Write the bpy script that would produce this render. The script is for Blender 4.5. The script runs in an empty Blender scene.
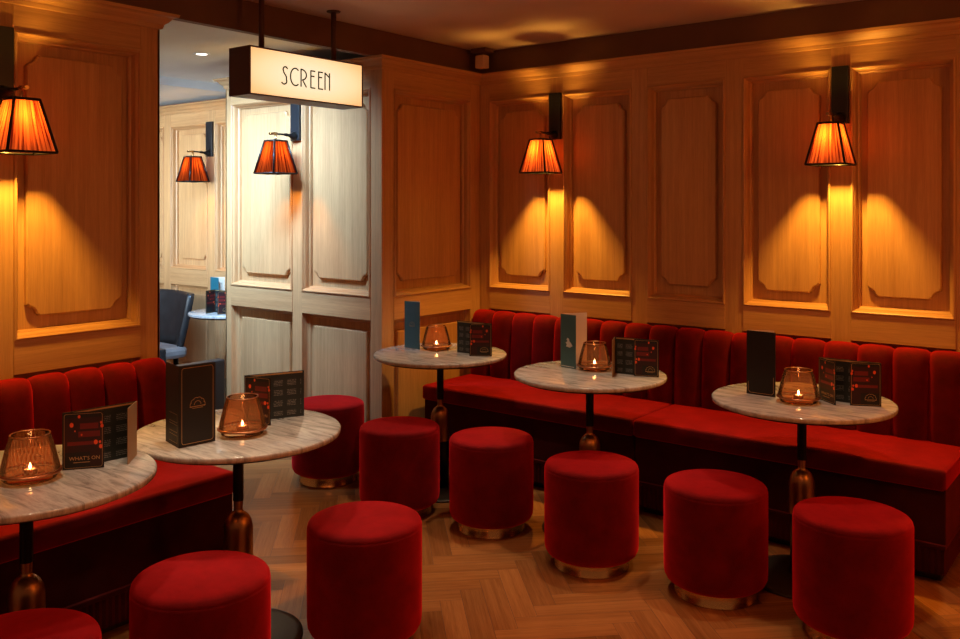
import bpy, math, random
from mathutils import Vector
random.seed(7)
C = bpy.context.scene.collection
SC = bpy.context.scene
PI = math.pi

# ------------------------------------------------------------------ mesh builder
class MB:
    def __init__(self):
        self.v, self.f, self.uv, self.sm, self.mi, self.tone = [], [], [], [], [], []
    def face(self, pts, uvs=None, smooth=False, mi=0, tone=0.5):
        b = len(self.v)
        self.v += [tuple(p) for p in pts]
        self.f.append(tuple(range(b, b + len(pts))))
        self.uv.append(uvs or [(p[0], p[1]) for p in pts]); self.sm.append(smooth); self.mi.append(mi); self.tone.append(tone)
    def grid(self, rows, smooth=True, mi=0, close_u=False, close_v=False, uvs=None):
        """rows: list of lists of points, shared vertices"""
        b = len(self.v); n = len(rows); m = len(rows[0])
        for r in rows: self.v += [tuple(p) for p in r]
        for i in range(n if close_v else n - 1):
            for j in range(m if close_u else m - 1):
                i2, j2 = (i + 1) % n, (j + 1) % m
                self.f.append((b + i*m + j, b + i*m + j2, b + i2*m + j2, b + i2*m + j))
                self.uv.append([(j/m, i/n), ((j+1)/m, i/n), ((j+1)/m, (i+1)/n), (j/m, (i+1)/n)])
                self.sm.append(smooth); self.mi.append(mi); self.tone.append(.5)
    def box(self, x0, x1, y0, y1, z0, z1, T=None, grain=2, mi=0):
        """axis box in local coords (T maps local to final), uv in metres along the grain axis"""
        off = (random.random()*37, random.random()*37)
        P = lambda x, y, z: (x, y, z)
        faces = [((x0,y0,z0),(x1,y0,z0),(x1,y0,z1),(x0,y0,z1)), ((x1,y1,z0),(x0,y1,z0),(x0,y1,z1),(x1,y1,z1)),
                 ((x1,y0,z0),(x1,y1,z0),(x1,y1,z1),(x1,y0,z1)), ((x0,y1,z0),(x0,y0,z0),(x0,y0,z1),(x0,y1,z1)),
                 ((x0,y0,z1),(x1,y0,z1),(x1,y1,z1),(x0,y1,z1)), ((x0,y1,z0),(x1,y1,z0),(x1,y0,z0),(x0,y0,z0))]
        const = [1, 1, 0, 0, 2, 2]
        for q, k in zip(faces, const):
            ax = [a for a in (0, 1, 2) if a != k]
            g = grain if grain in ax else ax[0]
            o = [a for a in ax if a != g][0]
            uvs = [(p[g] + off[0], p[o] + off[1]) for p in q]
            self.face([T(*p) if T else p for p in q], uvs, mi=mi)
    def lathe(self, prof, n=48, cx=0, cy=0, mi=0, smooth=True):
        rows = []
        for r, z in prof:
            rows.append([(cx + r*math.cos(2*PI*k/n), cy + r*math.sin(2*PI*k/n), z) for k in range(n)])
        self.grid(rows, smooth, mi, close_u=True)
    def tube(self, pts, r, n=10, mi=0, caps=True):
        pts = [Vector(p) for p in pts]; rows = []
        for i, p in enumerate(pts):
            d = (pts[min(i+1, len(pts)-1)] - pts[max(i-1, 0)]).normalized()
            a = d.orthogonal().normalized() if i == 0 else (a - d*a.dot(d)).normalized()
            b = d.cross(a)
            rr = r[i] if isinstance(r, (list, tuple)) else r
            rows.append([p + (a*math.cos(2*PI*k/n) + b*math.sin(2*PI*k/n))*rr for k in range(n)])
        self.grid(rows, True, mi, close_u=True)
        if caps:
            self.face(list(reversed(rows[0])), mi=mi); self.face(rows[-1], mi=mi)
    def build(self, name, mats, parent=None, loc=None, bevel=0, weld=True, fix=True, rotz=0):
        me = bpy.data.meshes.new(name)
        me.from_pydata(self.v, [], self.f)
        me.uv_layers.new(name='UVMap'); me.color_attributes.new('tone', 'FLOAT_COLOR', 'CORNER')
        uvl = me.uv_layers['UVMap']; tl = me.color_attributes['tone']
        k = 0
        for i, uvs in enumerate(self.uv):
            t = self.tone[i]
            for u in uvs:
                uvl.data[k].uv = u; tl.data[k].color = (t, t, t, 1); k += 1
        for p, s, m in zip(me.polygons, self.sm, self.mi):
            p.use_smooth = s; p.material_index = m
        if weld or fix:
            import bmesh
            bm = bmesh.new(); bm.from_mesh(me)
            if weld: bmesh.ops.remove_doubles(bm, verts=bm.verts, dist=1e-5)
            if fix: bmesh.ops.recalc_face_normals(bm, faces=bm.faces)
            bm.to_mesh(me); bm.free()
        for m in (mats if isinstance(mats, (list, tuple)) else [mats]): me.materials.append(m)
        o = bpy.data.objects.new(name, me); C.objects.link(o)
        if parent: o.parent = parent
        if loc: o.location = loc
        o.rotation_euler.z = rotz
        if bevel:
            b = o.modifiers.new('bev', 'BEVEL'); b.width = bevel; b.segments = 2; b.limit_method = 'ANGLE'; b.angle_limit = math.radians(40)
        return o

def thing(name, label, cat, loc=(0,0,0), rotz=0, group=None):
    o = bpy.data.objects.new(name, None); C.objects.link(o); o.empty_display_size = .1
    o.location = loc; o.rotation_euler.z = rotz
    o['label'] = label; o['category'] = cat
    if group: o['group'] = group
    return o
def struct(o): o['kind'] = 'structure'; return o
def dup(root, loc, rotz, label, group=None):
    kids = {}
    for o in bpy.data.objects:
        if o.parent: kids.setdefault(o.parent.name, []).append(o)
    def rec(o, par):
        c = o.copy(); C.objects.link(c)
        if par: c.parent = par
        for ch in kids.get(o.name, []): rec(ch, c)
        return c
    r = rec(root, None); r.location = loc; r.rotation_euler.z = rotz; r['label'] = label
    if group: r['group'] = group
    return r

# ------------------------------------------------------------------ materials
def mat(name):
    m = bpy.data.materials.new(name); m.use_nodes = True
    nt = m.node_tree; nt.nodes.clear()
    out = nt.nodes.new('ShaderNodeOutputMaterial'); b = nt.nodes.new('ShaderNodeBsdfPrincipled')
    nt.links.new(b.outputs[0], out.inputs[0])
    return m, nt, b, out
def N(nt, t, **kw):
    n = nt.nodes.new(t)
    for k, v in kw.items():
        if k in n.inputs: n.inputs[k].default_value = v
        else: setattr(n, k, v)
    return n
def ramp(nt, fac, stops):
    r = nt.nodes.new('ShaderNodeValToRGB'); e = r.color_ramp.elements
    while len(e) < len(stops): e.new(.5)
    for x, (p, c) in zip(e, stops): x.position = p; x.color = (*c, 1)
    nt.links.new(fac, r.inputs[0]); return r
def bump(nt, b, h, strength, dist=.002):
    n = N(nt, 'ShaderNodeBump', Strength=strength, Distance=dist); nt.links.new(h, n.inputs['Height']); nt.links.new(n.outputs[0], b.inputs['Normal'])
def plain(name, col, rough=.5, metal=0, noise=0, scale=40, **kw):
    m, nt, b, _ = mat(name)
    b.inputs['Roughness'].default_value = rough; b.inputs['Metallic'].default_value = metal
    for k, v in kw.items(): b.inputs[k].default_value = v
    tc = N(nt, 'ShaderNodeTexCoord'); t = N(nt, 'ShaderNodeTexNoise', Scale=scale, Detail=4.0)
    nt.links.new(tc.outputs['Object'], t.inputs['Vector'])
    d = 1 - noise
    r = ramp(nt, t.outputs[0], [(.3, tuple(c*d for c in col)), (.7, tuple(min(1, c*(1+noise)) for c in col))])
    nt.links.new(r.outputs[0], b.inputs['Base Color'])
    return m
def wood(name, lo, hi, rough=.42, use_tone=False, bumpk=.12, span=(.30, .70)):
    m, nt, b, _ = mat(name)
    uv = N(nt, 'ShaderNodeUVMap'); 
    mp = N(nt, 'ShaderNodeMapping'); mp.inputs['Scale'].default_value = (1.6, 62, 1); nt.links.new(uv.outputs[0], mp.inputs[0])
    g = N(nt, 'ShaderNodeTexNoise', Scale=1.0, Detail=5.0, Roughness=.6); nt.links.new(mp.outputs[0], g.inputs['Vector'])
    mp2 = N(nt, 'ShaderNodeMapping'); mp2.inputs['Scale'].default_value = (.9, 11, 1); nt.links.new(uv.outputs[0], mp2.inputs[0])
    g2 = N(nt, 'ShaderNodeTexNoise', Scale=1.0, Detail=2.0); nt.links.new(mp2.outputs[0], g2.inputs['Vector'])
    mp3 = N(nt, 'ShaderNodeMapping'); mp3.inputs['Scale'].default_value = (12, 330, 1); nt.links.new(uv.outputs[0], mp3.inputs[0])
    g3 = N(nt, 'ShaderNodeTexNoise', Scale=1.0, Detail=2.0); nt.links.new(mp3.outputs[0], g3.inputs['Vector'])
    a = N(nt, 'ShaderNodeMix'); a.inputs[0].default_value = .45; nt.links.new(g.outputs[0], a.inputs[2]); nt.links.new(g2.outputs[0], a.inputs[3])
    a2 = N(nt, 'ShaderNodeMix'); a2.inputs[0].default_value = .28; nt.links.new(a.outputs[0], a2.inputs[2]); nt.links.new(g3.outputs[0], a2.inputs[3])
    r = ramp(nt, a2.outputs[0], [(span[0], lo), (span[1], hi)])
    col = r.outputs[0]
    if use_tone:
        at = N(nt, 'ShaderNodeAttribute'); at.attribute_name = 'tone'
        rr = ramp(nt, at.outputs['Fac'], [(0, (.66, .62, .60)), (.5, (.92, .90, .88)), (1, (1.25, 1.22, 1.15))])
        mx = N(nt, 'ShaderNodeMix', data_type='RGBA', blend_type='MULTIPLY'); mx.inputs[0].default_value = 1
        nt.links.new(col, mx.inputs[6]); nt.links.new(rr.outputs[0], mx.inputs[7]); col = mx.outputs[2]
    nt.links.new(col, b.inputs['Base Color']); b.inputs['Roughness'].default_value = rough
    bump(nt, b, a2.outputs[0], bumpk, .001)
    return m
def velvet(name, col, sheen=.6):
    m, nt, b, _ = mat(name)
    tc = N(nt, 'ShaderNodeTexCoord'); t = N(nt, 'ShaderNodeTexNoise', Scale=9.0, Detail=5.0, Roughness=.65)
    nt.links.new(tc.outputs['Object'], t.inputs['Vector'])
    r = ramp(nt, t.outputs[0], [(.32, tuple(c*.72 for c in col)), (.7, tuple(c*1.2 for c in col))])
    # pile plus painted shade on fronts: deeper when looked into, lighter along the grain
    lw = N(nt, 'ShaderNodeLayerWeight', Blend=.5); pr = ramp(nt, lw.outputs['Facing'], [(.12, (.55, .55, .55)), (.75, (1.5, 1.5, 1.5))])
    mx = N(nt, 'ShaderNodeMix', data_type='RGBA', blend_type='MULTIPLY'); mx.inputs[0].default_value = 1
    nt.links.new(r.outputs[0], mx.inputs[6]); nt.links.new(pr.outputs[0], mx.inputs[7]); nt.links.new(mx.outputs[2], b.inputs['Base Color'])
    b.inputs['Roughness'].default_value = .85; b.inputs['Specular IOR Level'].default_value = .12
    b.inputs['Sheen Weight'].default_value = sheen; b.inputs['Sheen Roughness'].default_value = .35
    b.inputs['Sheen Tint'].default_value = (1, .022, .035, 1)
    t2 = N(nt, 'ShaderNodeTexNoise', Scale=600.0, Detail=2.0); nt.links.new(tc.outputs['Object'], t2.inputs['Vector'])
    bump(nt, b, t2.outputs[0], .15, .001)
    return m
M = {}
M['oak'] = wood('pale_oak', (.36, .176, .068), (.68, .390, .172), .42)
M['parquet'] = wood('oak_parquet', (.17, .060, .016), (.54, .236, .074), .20, True, .1, (.24, .74))
M['joint'] = plain('dark_joint', (.03, .016, .008), .8)
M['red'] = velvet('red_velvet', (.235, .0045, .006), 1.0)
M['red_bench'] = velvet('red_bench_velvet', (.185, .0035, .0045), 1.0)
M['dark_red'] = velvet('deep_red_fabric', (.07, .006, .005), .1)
M['frieze'] = plain('dark_brown_paint', (.16, .075, .047), .7, 0, .08, 6)
M['ceiling'] = plain('ceiling_paint', (.62, .47, .40), .9, 0, .05, 3)
M['white'] = plain('white_ceiling_paint', (.78, .80, .80), .9, 0, .03, 3)
M['black'] = plain('black_metal', (.012, .011, .010), .35, .6)
M['black_gloss'] = plain('black_lacquer', (.016, .016, .017), .3)
M['brass'] = plain('brass', (.62, .38, .15), .26, 1, .1, 8)
M['bronze'] = plain('bronze', (.40, .20, .085), .36, 1, .15, 10)
M['copper'] = plain('copper', (.50, .22, .11), .35, 1, .1, 30)
M['plate'] = plain('dark_base_plate', (.07, .055, .04), .45, .7, .1, 10)
M['leather'] = plain('black_leather', (.020, .019, .019), .36, 0, .25, 12)
M['grey_leather'] = plain('grey_seat_leather', (.20, .185, .175), .5, 0, .2, 10)
M['gold'] = plain('gold_foil', (.62, .40, .16), .4, .6)
M['card'] = plain('black_card', (.006, .006, .006), .5)
M['teal'] = plain('teal_card', (.05, .13, .145), .35, 0, .05)
M['teal_bright'] = plain('bright_teal_card', (.012, .11, .14), .4)
M['cream'] = plain('cream_card', (.72, .58, .44), .7)
M['tan'] = plain('card_inner_tan', (.30, .19, .09), .6)
M['ink_grey'] = plain('grey_ink', (.17, .17, .16), .7)
M['ink_panel'] = plain('green_black_card', (.014, .020, .019), .4)
M['ink_red'] = plain('red_ink', (.15, .008, .006), .5)
M['ink_deep'] = plain('deep_red_ink', (.028, .003, .003), .5)
M['ink_orange'] = plain('orange_ink', (.80, .10, .02), .5)
M['silver'] = plain('silver_foil', (.75, .78, .76), .35, .3)
M['wax'] = plain('white_wax', (.85, .72, .55), .5)
M['sensor'] = plain('beige_plastic', (.70, .48, .34), .5)
M['sign_shell'] = plain('dark_red_brown_metal', (.085, .030, .020), .5)

def marble():
    m, nt, b, _ = mat('grey_veined_marble')
    tc = N(nt, 'ShaderNodeTexCoord'); mp = N(nt, 'ShaderNodeMapping'); mp.inputs['Scale'].default_value = (6, 34, 6); mp.inputs['Rotation'].default_value = (0, 0, .75)
    nt.links.new(tc.outputs['Object'], mp.inputs[0])
    t = N(nt, 'ShaderNodeTexNoise', Scale=1.0, Detail=7.0, Roughness=.68, Distortion=1.0); nt.links.new(mp.outputs[0], t.inputs['Vector'])
    t2 = N(nt, 'ShaderNodeTexNoise', Scale=3.0, Detail=4.0); nt.links.new(tc.outputs['Object'], t2.inputs['Vector'])
    a = N(nt, 'ShaderNodeMix'); a.inputs[0].default_value = .3; nt.links.new(t.outputs[0], a.inputs[2]); nt.links.new(t2.outputs[0], a.inputs[3])
    r = ramp(nt, a.outputs[0], [(.36, (.17, .16, .145)), (.46, (.38, .36, .325)), (.58, (.57, .54, .49))])
    nt.links.new(r.outputs[0], b.inputs['Base Color']); b.inputs['Roughness'].default_value = .13
    return m
M['marble'] = marble()
def text_card():
    m, nt, b, _ = mat('green_black_card_with_small_print'); b.inputs['Roughness'].default_value = .42
    uv = N(nt, 'ShaderNodeUVMap'); sp = N(nt, 'ShaderNodeSeparateXYZ'); nt.links.new(uv.outputs[0], sp.inputs[0])
    def band(out, k, lo, hi, off=0):
        a = N(nt, 'ShaderNodeMath', operation='MULTIPLY_ADD'); a.inputs[1].default_value = k; a.inputs[2].default_value = off; nt.links.new(out, a.inputs[0])
        f = N(nt, 'ShaderNodeMath', operation='FRACT'); nt.links.new(a.outputs[0], f.inputs[0])
        x = N(nt, 'ShaderNodeMath', operation='GREATER_THAN'); x.inputs[1].default_value = lo; nt.links.new(f.outputs[0], x.inputs[0])
        y = N(nt, 'ShaderNodeMath', operation='LESS_THAN'); y.inputs[1].default_value = hi; nt.links.new(f.outputs[0], y.inputs[0])
        z = N(nt, 'ShaderNodeMath', operation='MULTIPLY'); nt.links.new(x.outputs[0], z.inputs[0]); nt.links.new(y.outputs[0], z.inputs[1]); return z.outputs[0]
    mp = N(nt, 'ShaderNodeMapping'); mp.inputs['Scale'].default_value = (90, 28, 1); nt.links.new(uv.outputs[0], mp.inputs[0])
    t = N(nt, 'ShaderNodeTexNoise', Scale=1.0, Detail=0.0); nt.links.new(mp.outputs[0], t.inputs['Vector'])
    g = N(nt, 'ShaderNodeMath', operation='GREATER_THAN'); g.inputs[1].default_value = .42; nt.links.new(t.outputs[0], g.inputs[0])
    cur = g.outputs[0]
    for o in (band(sp.outputs[0], 4.4, .12, .80), band(sp.outputs[1], 4.5, .28, .86, .1), band(sp.outputs[1], 30, .0, .5), band(sp.outputs[0], 1, .06, .95), band(sp.outputs[1], 1, .06, .93)):
        mu = N(nt, 'ShaderNodeMath', operation='MULTIPLY'); nt.links.new(cur, mu.inputs[0]); nt.links.new(o, mu.inputs[1]); cur = mu.outputs[0]
    r = ramp(nt, cur, [(0, (.014, .022, .021)), (1, (.20, .20, .18))]); nt.links.new(r.outputs[0], b.inputs['Base Color'])
    return m
M['text_card'] = text_card()
def emit(name, col, s):
    m = bpy.data.materials.new(name); m.use_nodes = True; nt = m.node_tree; nt.nodes.clear()
    o = nt.nodes.new('ShaderNodeOutputMaterial'); e = N(nt, 'ShaderNodeEmission', Color=(*col, 1), Strength=s); nt.links.new(e.outputs[0], o.inputs[0])
    return m
M['flame'] = emit('candle_flame', (1, .72, .40), 60)
M['down_lens'] = emit('downlight_lens', (1, .93, .82), 6)
def signface():
    m, nt, b, _ = mat('lit_sign_face')
    b.inputs['Base Color'].default_value = (.8, .7, .5, 1); b.inputs['Roughness'].default_value = .4
    # opal sheet over a row of lamps along the middle of the box: dimmer and warmer towards the rims
    tc = N(nt, 'ShaderNodeTexCoord'); mp = N(nt, 'ShaderNodeMapping'); mp.inputs['Location'].default_value = (0, 0, -.1125/.14); mp.inputs['Scale'].default_value = (0, 1/.44, 1/.14)
    nt.links.new(tc.outputs['Object'], mp.inputs[0]); g = N(nt, 'ShaderNodeVectorMath', operation='LENGTH'); nt.links.new(mp.outputs[0], g.inputs[0])
    r = ramp(nt, g.outputs['Value'], [(.3, (1, .83, .55)), (.68, (1, .74, .40)), (1, (.95, .55, .22))])
    nt.links.new(r.outputs[0], b.inputs['Emission Color']); b.inputs['Emission Strength'].default_value = 1.0
    return m
M['sign_face'] = signface()
def shade_mat():
    m = bpy.data.materials.new('pleated_red_silk'); m.use_nodes = True; nt = m.node_tree; nt.nodes.clear()
    out = nt.nodes.new('ShaderNodeOutputMaterial')
    uv = N(nt, 'ShaderNodeUVMap'); mp = N(nt, 'ShaderNodeMapping'); mp.inputs['Scale'].default_value = (11, .5, 1); nt.links.new(uv.outputs[0], mp.inputs[0])
    t = N(nt, 'ShaderNodeTexNoise', Scale=1.0, Detail=2.0); nt.links.new(mp.outputs[0], t.inputs['Vector'])
    r = ramp(nt, t.outputs[0], [(.40, (.0034, .0002, .0001)), (.60, (.034, .0058, .0013))])
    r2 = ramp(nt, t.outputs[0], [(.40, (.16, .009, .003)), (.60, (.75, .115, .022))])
    tr = N(nt, 'ShaderNodeBsdfTranslucent'); nt.links.new(r.outputs[0], tr.inputs[0])
    df = N(nt, 'ShaderNodeBsdfDiffuse'); nt.links.new(r.outputs[0], df.inputs[0])
    mx = N(nt, 'ShaderNodeMixShader', Fac=.2); nt.links.new(tr.outputs[0], mx.inputs[1]); nt.links.new(df.outputs[0], mx.inputs[2])
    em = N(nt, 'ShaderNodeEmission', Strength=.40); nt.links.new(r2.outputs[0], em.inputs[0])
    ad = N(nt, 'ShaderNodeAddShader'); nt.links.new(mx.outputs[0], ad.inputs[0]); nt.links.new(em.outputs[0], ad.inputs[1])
    nt.links.new(ad.outputs[0], out.inputs[0])
    return m
M['shade'] = shade_mat()
def amber(name, tint, lattice):
    m = bpy.data.materials.new(name); m.use_nodes = True; nt = m.node_tree; nt.nodes.clear()
    out = nt.nodes.new('ShaderNodeOutputMaterial')
    tp = N(nt, 'ShaderNodeBsdfTransparent', Color=(*tint, 1)); gl = N(nt, 'ShaderNodeBsdfGlossy', Roughness=.06); gl.inputs['Color'].default_value = (1, .8, .6, 1)
    df = N(nt, 'ShaderNodeBsdfTranslucent', Color=(.85, .50, .30, 1))
    lw = N(nt, 'ShaderNodeLayerWeight', Blend=.18)
    m0 = N(nt, 'ShaderNodeMixShader', Fac=.07)
    nt.links.new(tp.outputs[0], m0.inputs[1]); nt.links.new(df.outputs[0], m0.inputs[2])
    if lattice:
        uv = N(nt, 'ShaderNodeUVMap'); ws = []
        for rot in (1, -1):
            sp = N(nt, 'ShaderNodeSeparateXYZ'); nt.links.new(uv.outputs[0], sp.inputs[0])
            a = N(nt, 'ShaderNodeMath', operation='MULTIPLY'); a.inputs[1].default_value = 36; nt.links.new(sp.outputs[0], a.inputs[0])
            c = N(nt, 'ShaderNodeMath', operation='MULTIPLY'); c.inputs[1].default_value = 14*rot; nt.links.new(sp.outputs[1], c.inputs[0])
            s = N(nt, 'ShaderNodeMath', operation='ADD'); nt.links.new(a.outputs[0], s.inputs[0]); nt.links.new(c.outputs[0], s.inputs[1])
            f = N(nt, 'ShaderNodeMath', operation='FRACT'); nt.links.new(s.outputs[0], f.inputs[0])
            g = N(nt, 'ShaderNodeMath', operation='LESS_THAN'); g.inputs[1].default_value = .25; nt.links.new(f.outputs[0], g.inputs[0]); ws.append(g)
        mxx = N(nt, 'ShaderNodeMath', operation='MAXIMUM'); nt.links.new(ws[0].outputs[0], mxx.inputs[0]); nt.links.new(ws[1].outputs[0], mxx.inputs[1])
        k = N(nt, 'ShaderNodeMath', operation='MULTIPLY_ADD'); k.inputs[1].default_value = .22; k.inputs[2].default_value = .03; nt.links.new(mxx.outputs[0], k.inputs[0])
        nt.links.new(k.outputs[0], m0.inputs[0])
    m1 = N(nt, 'ShaderNodeMixShader'); nt.links.new(lw.outputs['Fresnel'], m1.inputs[0]); nt.links.new(m0.outputs[0], m1.inputs[1]); nt.links.new(gl.outputs[0], m1.inputs[2])
    nt.links.new(m1.outputs[0], out.inputs[0])
    return m
M['amber'] = amber('amber_glass', (.93, .77, .62), False)
M['amber_lattice'] = amber('amber_lattice_glass', (.84, .60, .44), True)

# ------------------------------------------------------------------ camera (level, with a downward lens shift)
cam = bpy.data.cameras.new('camera'); co = bpy.data.objects.new('camera', cam); C.objects.link(co)
co.location = (0, 0, 1.53); co.rotation_euler = (PI/2, 0, math.radians(38))
cam.sensor_width = 36; cam.lens = 885/960*36; cam.shift_y = -112.5/960; cam.clip_start = .05
SC.camera = co

# ------------------------------------------------------------------ shell
XW, YW, YP, YE = -3.545, 4.537, 3.629, 4.326      # side wall, back wall, passage wall, far wall planes
ZC = 2.538
def floor():
    mb = MB(); W, n = .088, 5; L = W*n; g = .0006; r2 = math.sqrt(.5)
    def plank(a0, b0, la, lb, along_a):
        t = random.random(); ou, ov = random.random()*40, random.random()*40
        q = [(a0+g, b0+g), (a0+la-g, b0+g), (a0+la-g, b0+lb-g), (a0+g, b0+lb-g)]
        w = [((a - b)*r2, (a + b)*r2) for a, b in q]
        if max(p[0] for p in w) < -8.2 or min(p[0] for p in w) > 2.2 or max(p[1] for p in w) < -1.3 or min(p[1] for p in w) > 4.6: return
        uvs = [((a + ou, b + ov) if along_a else (b + ou, a + ov)) for a, b in q]
        mb.face([(x, y, 0) for x, y in w], uvs, tone=t)
    for k in range(-110, 110):
        for m_ in range(-14, 15):
            a, b = (2*n*m_ + k)*W, k*W
            plank(a, b, L, W, True); plank(a, b + W, W, L, False)
    mb.face([(-8.6,-1.7,-.0015),(2.6,-1.7,-.0015),(2.6,5.0,-.0015),(-8.6,5.0,-.0015)], mi=1)
    mb.face([(-8.6,5.0,-.1),(2.6,5.0,-.1),(2.6,-1.7,-.1),(-8.6,-1.7,-.1)], mi=1)
    struct(mb.build('floor', [M['parquet'], M['joint']], weld=False, fix=False))
floor()

def wmap(kind, plane):
    """wall-local (s along, n out of the wall, z up) to world"""
    if kind == 'y': return lambda s, n, z: (s, plane - n, z)
    return lambda s, n, z: (plane + n, s, z)

def frame_sweep(mb, T, s0, s1, z0, z1, prof):
    off = random.random()*30
    for side in range(4):
        for (i0, n0), (i1, n1) in zip(prof, prof[1:]):
            def P(i, n, end):
                c = [(s0+i, z0+i), (s1-i, z0+i), (s1-i, z1-i), (s0+i, z1-i)][(side + end) % 4]
                return T(c[0], n, c[1])
            Ls = (s1 - s0) if side % 2 == 0 else (z1 - z0)
            mb.face([P(i0,n0,0), P(i0,n0,1), P(i1,n1,1), P(i1,n1,0)], [(off, i0*3+off), (off+Ls, i0*3+off), (off+Ls, i1*3+off), (off, i1*3+off)])

def outline(s0, s1, z0, z1, notch, inset=0):
    """rectangle whose corners are scooped out, counter-clockwise"""
    s0 += inset; s1 -= inset; z0 += inset; z1 -= inset
    if not notch: return [(s0,z0),(s1,z0),(s1,z1),(s0,z1)]
    r = notch; st = .007; out = []
    for cx, cz, a0 in ((s0,z0,PI/2),(s1,z0,PI),(s1,z1,1.5*PI),(s0,z1,0)):
        arc = [(cx + (r-st)*math.cos(a0 - k*PI/2/8), cz + (r-st)*math.sin(a0 - k*PI/2/8)) for k in range(9)]
        # little square shoulders where the scoop meets the straight edges
        d0 = (math.cos(a0), math.sin(a0)); d1 = (math.cos(a0 - PI/2), math.sin(a0 - PI/2))
        out.append((cx + d0[0]*r, cz + d0[1]*r)); 
        out.append((cx + d0[0]*r + d1[0]*st*.6, cz + d0[1]*r + d1[1]*st*.6))
        out += [(x + d0[0]*0 , z) for x, z in arc[1:-1]]
        out.append((cx + d1[0]*r + d0[0]*st*.6, cz + d1[1]*r + d0[1]*st*.6))
        out.append((cx + d1[0]*r, cz + d1[1]*r))
    return out

MOULD = [(0,-.002),(0,.004),(.003,.009),(.008,.010),(.012,.006),(.013,-.002),(.016,-.004),(.020,-.012),(.022,-.024),(.024,-.036),(.030,-.040),(.033,-.046),(.033,-.060)]
MOULD_LOW = [(0,-.002),(.002,-.022),(.006,-.036),(.012,-.043),(.022,-.048),(.030,-.060)]
def bay(T, s0, s1, z0, z1, notch, parent):
    mb = MB(); frame_sweep(mb, T, s0, s1, z0, z1, MOULD if notch else MOULD_LOW); mb.build('panel_moulding', M['oak'], parent)
    ms, mz = (.066, .085) if notch else (.07, .075)
    a, b, c, d = s0+ms, s1-ms, z0+mz, z1-mz+(.008 if notch else 0)
    if b - a < .06: return
    mb = MB(); off = (random.random()*30, random.random()*30)
    mb.box(s0, s1, -.075, -.058, z0, z1, T)
    rings = [(0,-.058),(0,-.040),(.005,-.034)]
    ro = [[T(s,n,z) for s,z in outline(a,b,c,d,notch,i)] for i,n in rings]
    r2 = [outline(a,b,c,d,notch,i) for i,n in rings]
    for k in range(2):
        m_ = len(ro[k])
        for j in range(m_):
            j2 = (j+1) % m_
            mb.face([ro[k][j], ro[k][j2], ro[k+1][j2], ro[k+1][j]], [(r2[k][x][1]+off[0], r2[k][x][0]+off[1]) for x in (j,j2,j2,j)])
    mb.face(ro[2], [(z+off[0], s+off[1]) for s,z in r2[2]])
    mb.build('raised_panel', M['oak'], parent)

CORN = [(-.012,2.318),(0,2.318),(.008,2.321),(.012,2.334),(.012,2.339),(.017,2.343),(.026,2.350),(.038,2.366),(.044,2.370),(.056,2.373),(.060,2.386),(-.012,2.386)]
def panelling(parent, T, s0, s1, bays, lower=True, ends=(0,0), zb=0.0, corner=None):
    mb = MB(); D = -.075
    edges = [s0] + [e for b in bays for e in b] + [s1]
    for k in range(0, len(edges), 2):
        mb.box(edges[k], edges[k+1], D, 0, zb, 2.32, T, 2)
    for a, b in bays:
        mb.box(a, b, D, -.001, 2.216, 2.32, T, 0); mb.box(a, b, D, .003, .876, 1.009, T, 0); mb.box(a, b, D, -.001, zb, .15, T, 0)
    mb.build('stiles_and_rails', M['oak'], parent, bevel=.0015)
    for a, b in bays:
        bay(T, a, b, 1.009, 2.216, .047, parent)
        if lower: bay(T, a, b, .15, .876, 0, parent)
    if corner is not None: s0 = corner
    mb = MB(); off = random.random()*9
    for (n0,z0),(n1,z1) in zip(CORN, CORN[1:]):
        e0a, e0b = s0 - max(n0,0)*ends[0], s1 + max(n0,0)*ends[1]; e1a, e1b = s0 - max(n1,0)*ends[0], s1 + max(n1,0)*ends[1]
        mb.face([T(e0a,n0,z0), T(e0b,n0,z0), T(e1b,n1,z1), T(e1a,n1,z1)], [(e0a+off,z0*2+n0),(e0b+off,z0*2+n0),(e1b+off,z1*2+n1),(e1a+off,z1*2+n1)])
    for e, sgn in ((s0,-ends[0]),(s1,ends[1])):
        mb.face([T(e + sgn*max(n,0), n, z) for n, z in CORN], [(n*3,z) for n, z in CORN])
    mb.build('cornice', M['oak'], parent)
    mb = MB(); mb.box(s0, s1, 0, .014, zb, .11, T, 0); mb.box(s0, s1, 0, .009, .11, .125, T, 0)
    mb.build('skirting', M['oak'], parent, bevel=.003)

def solid(name, x0, x1, y0, y1, z0, z1, m):
    mb = MB(); mb.box(x0, x1, y0, y1, z0, z1); return struct(mb.build(name, m))

wb = solid('wall_back', -3.58, 2.3, YW+.075, YW+.19, 0, ZC, M['frieze'])
panelling(wb, wmap('y', YW), -3.545, 2.0, [(-3.467,-2.999),(-2.905,-2.44),(-2.342,-1.881),(-1.782,-1.333),(-1.238,-.778),(-.66,-.2),(-.1,.36),(.46,.92),(1.02,1.48)], ends=(0,0))
ws = solid('wall_side', XW-.15, XW-.075, -1.3, 2.224, 0, ZC, M['frieze'])
panelling(ws, wmap('x', XW), -1.2, 2.224, [(-.37,.19),(.285,.84),(.935,1.498),(1.594,2.132)], ends=(0,1.1))
mb = MB(); mb.box(XW-.14, XW, 2.214, 2.224, 0, 2.32); mb.build('door_lining', M['oak'], ws)
wp = solid('wall_pier', XW-.15, XW-.075, YP+.08, YW+.19, 0, ZC, M['frieze'])
panelling(wp, wmap('x', XW), YP+.0752, YW, [(3.727,4.437)], ends=(1,0), corner=YP)
wt = solid('wall_passage', -4.98, XW-.152, YP+.075, YE+.1, 0, 2.40, M['frieze'])
panelling(wt, wmap('y', YP), -5.0, XW, [(-4.938,-4.319),(-4.230,-3.634)], ends=(1,1))
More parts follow.
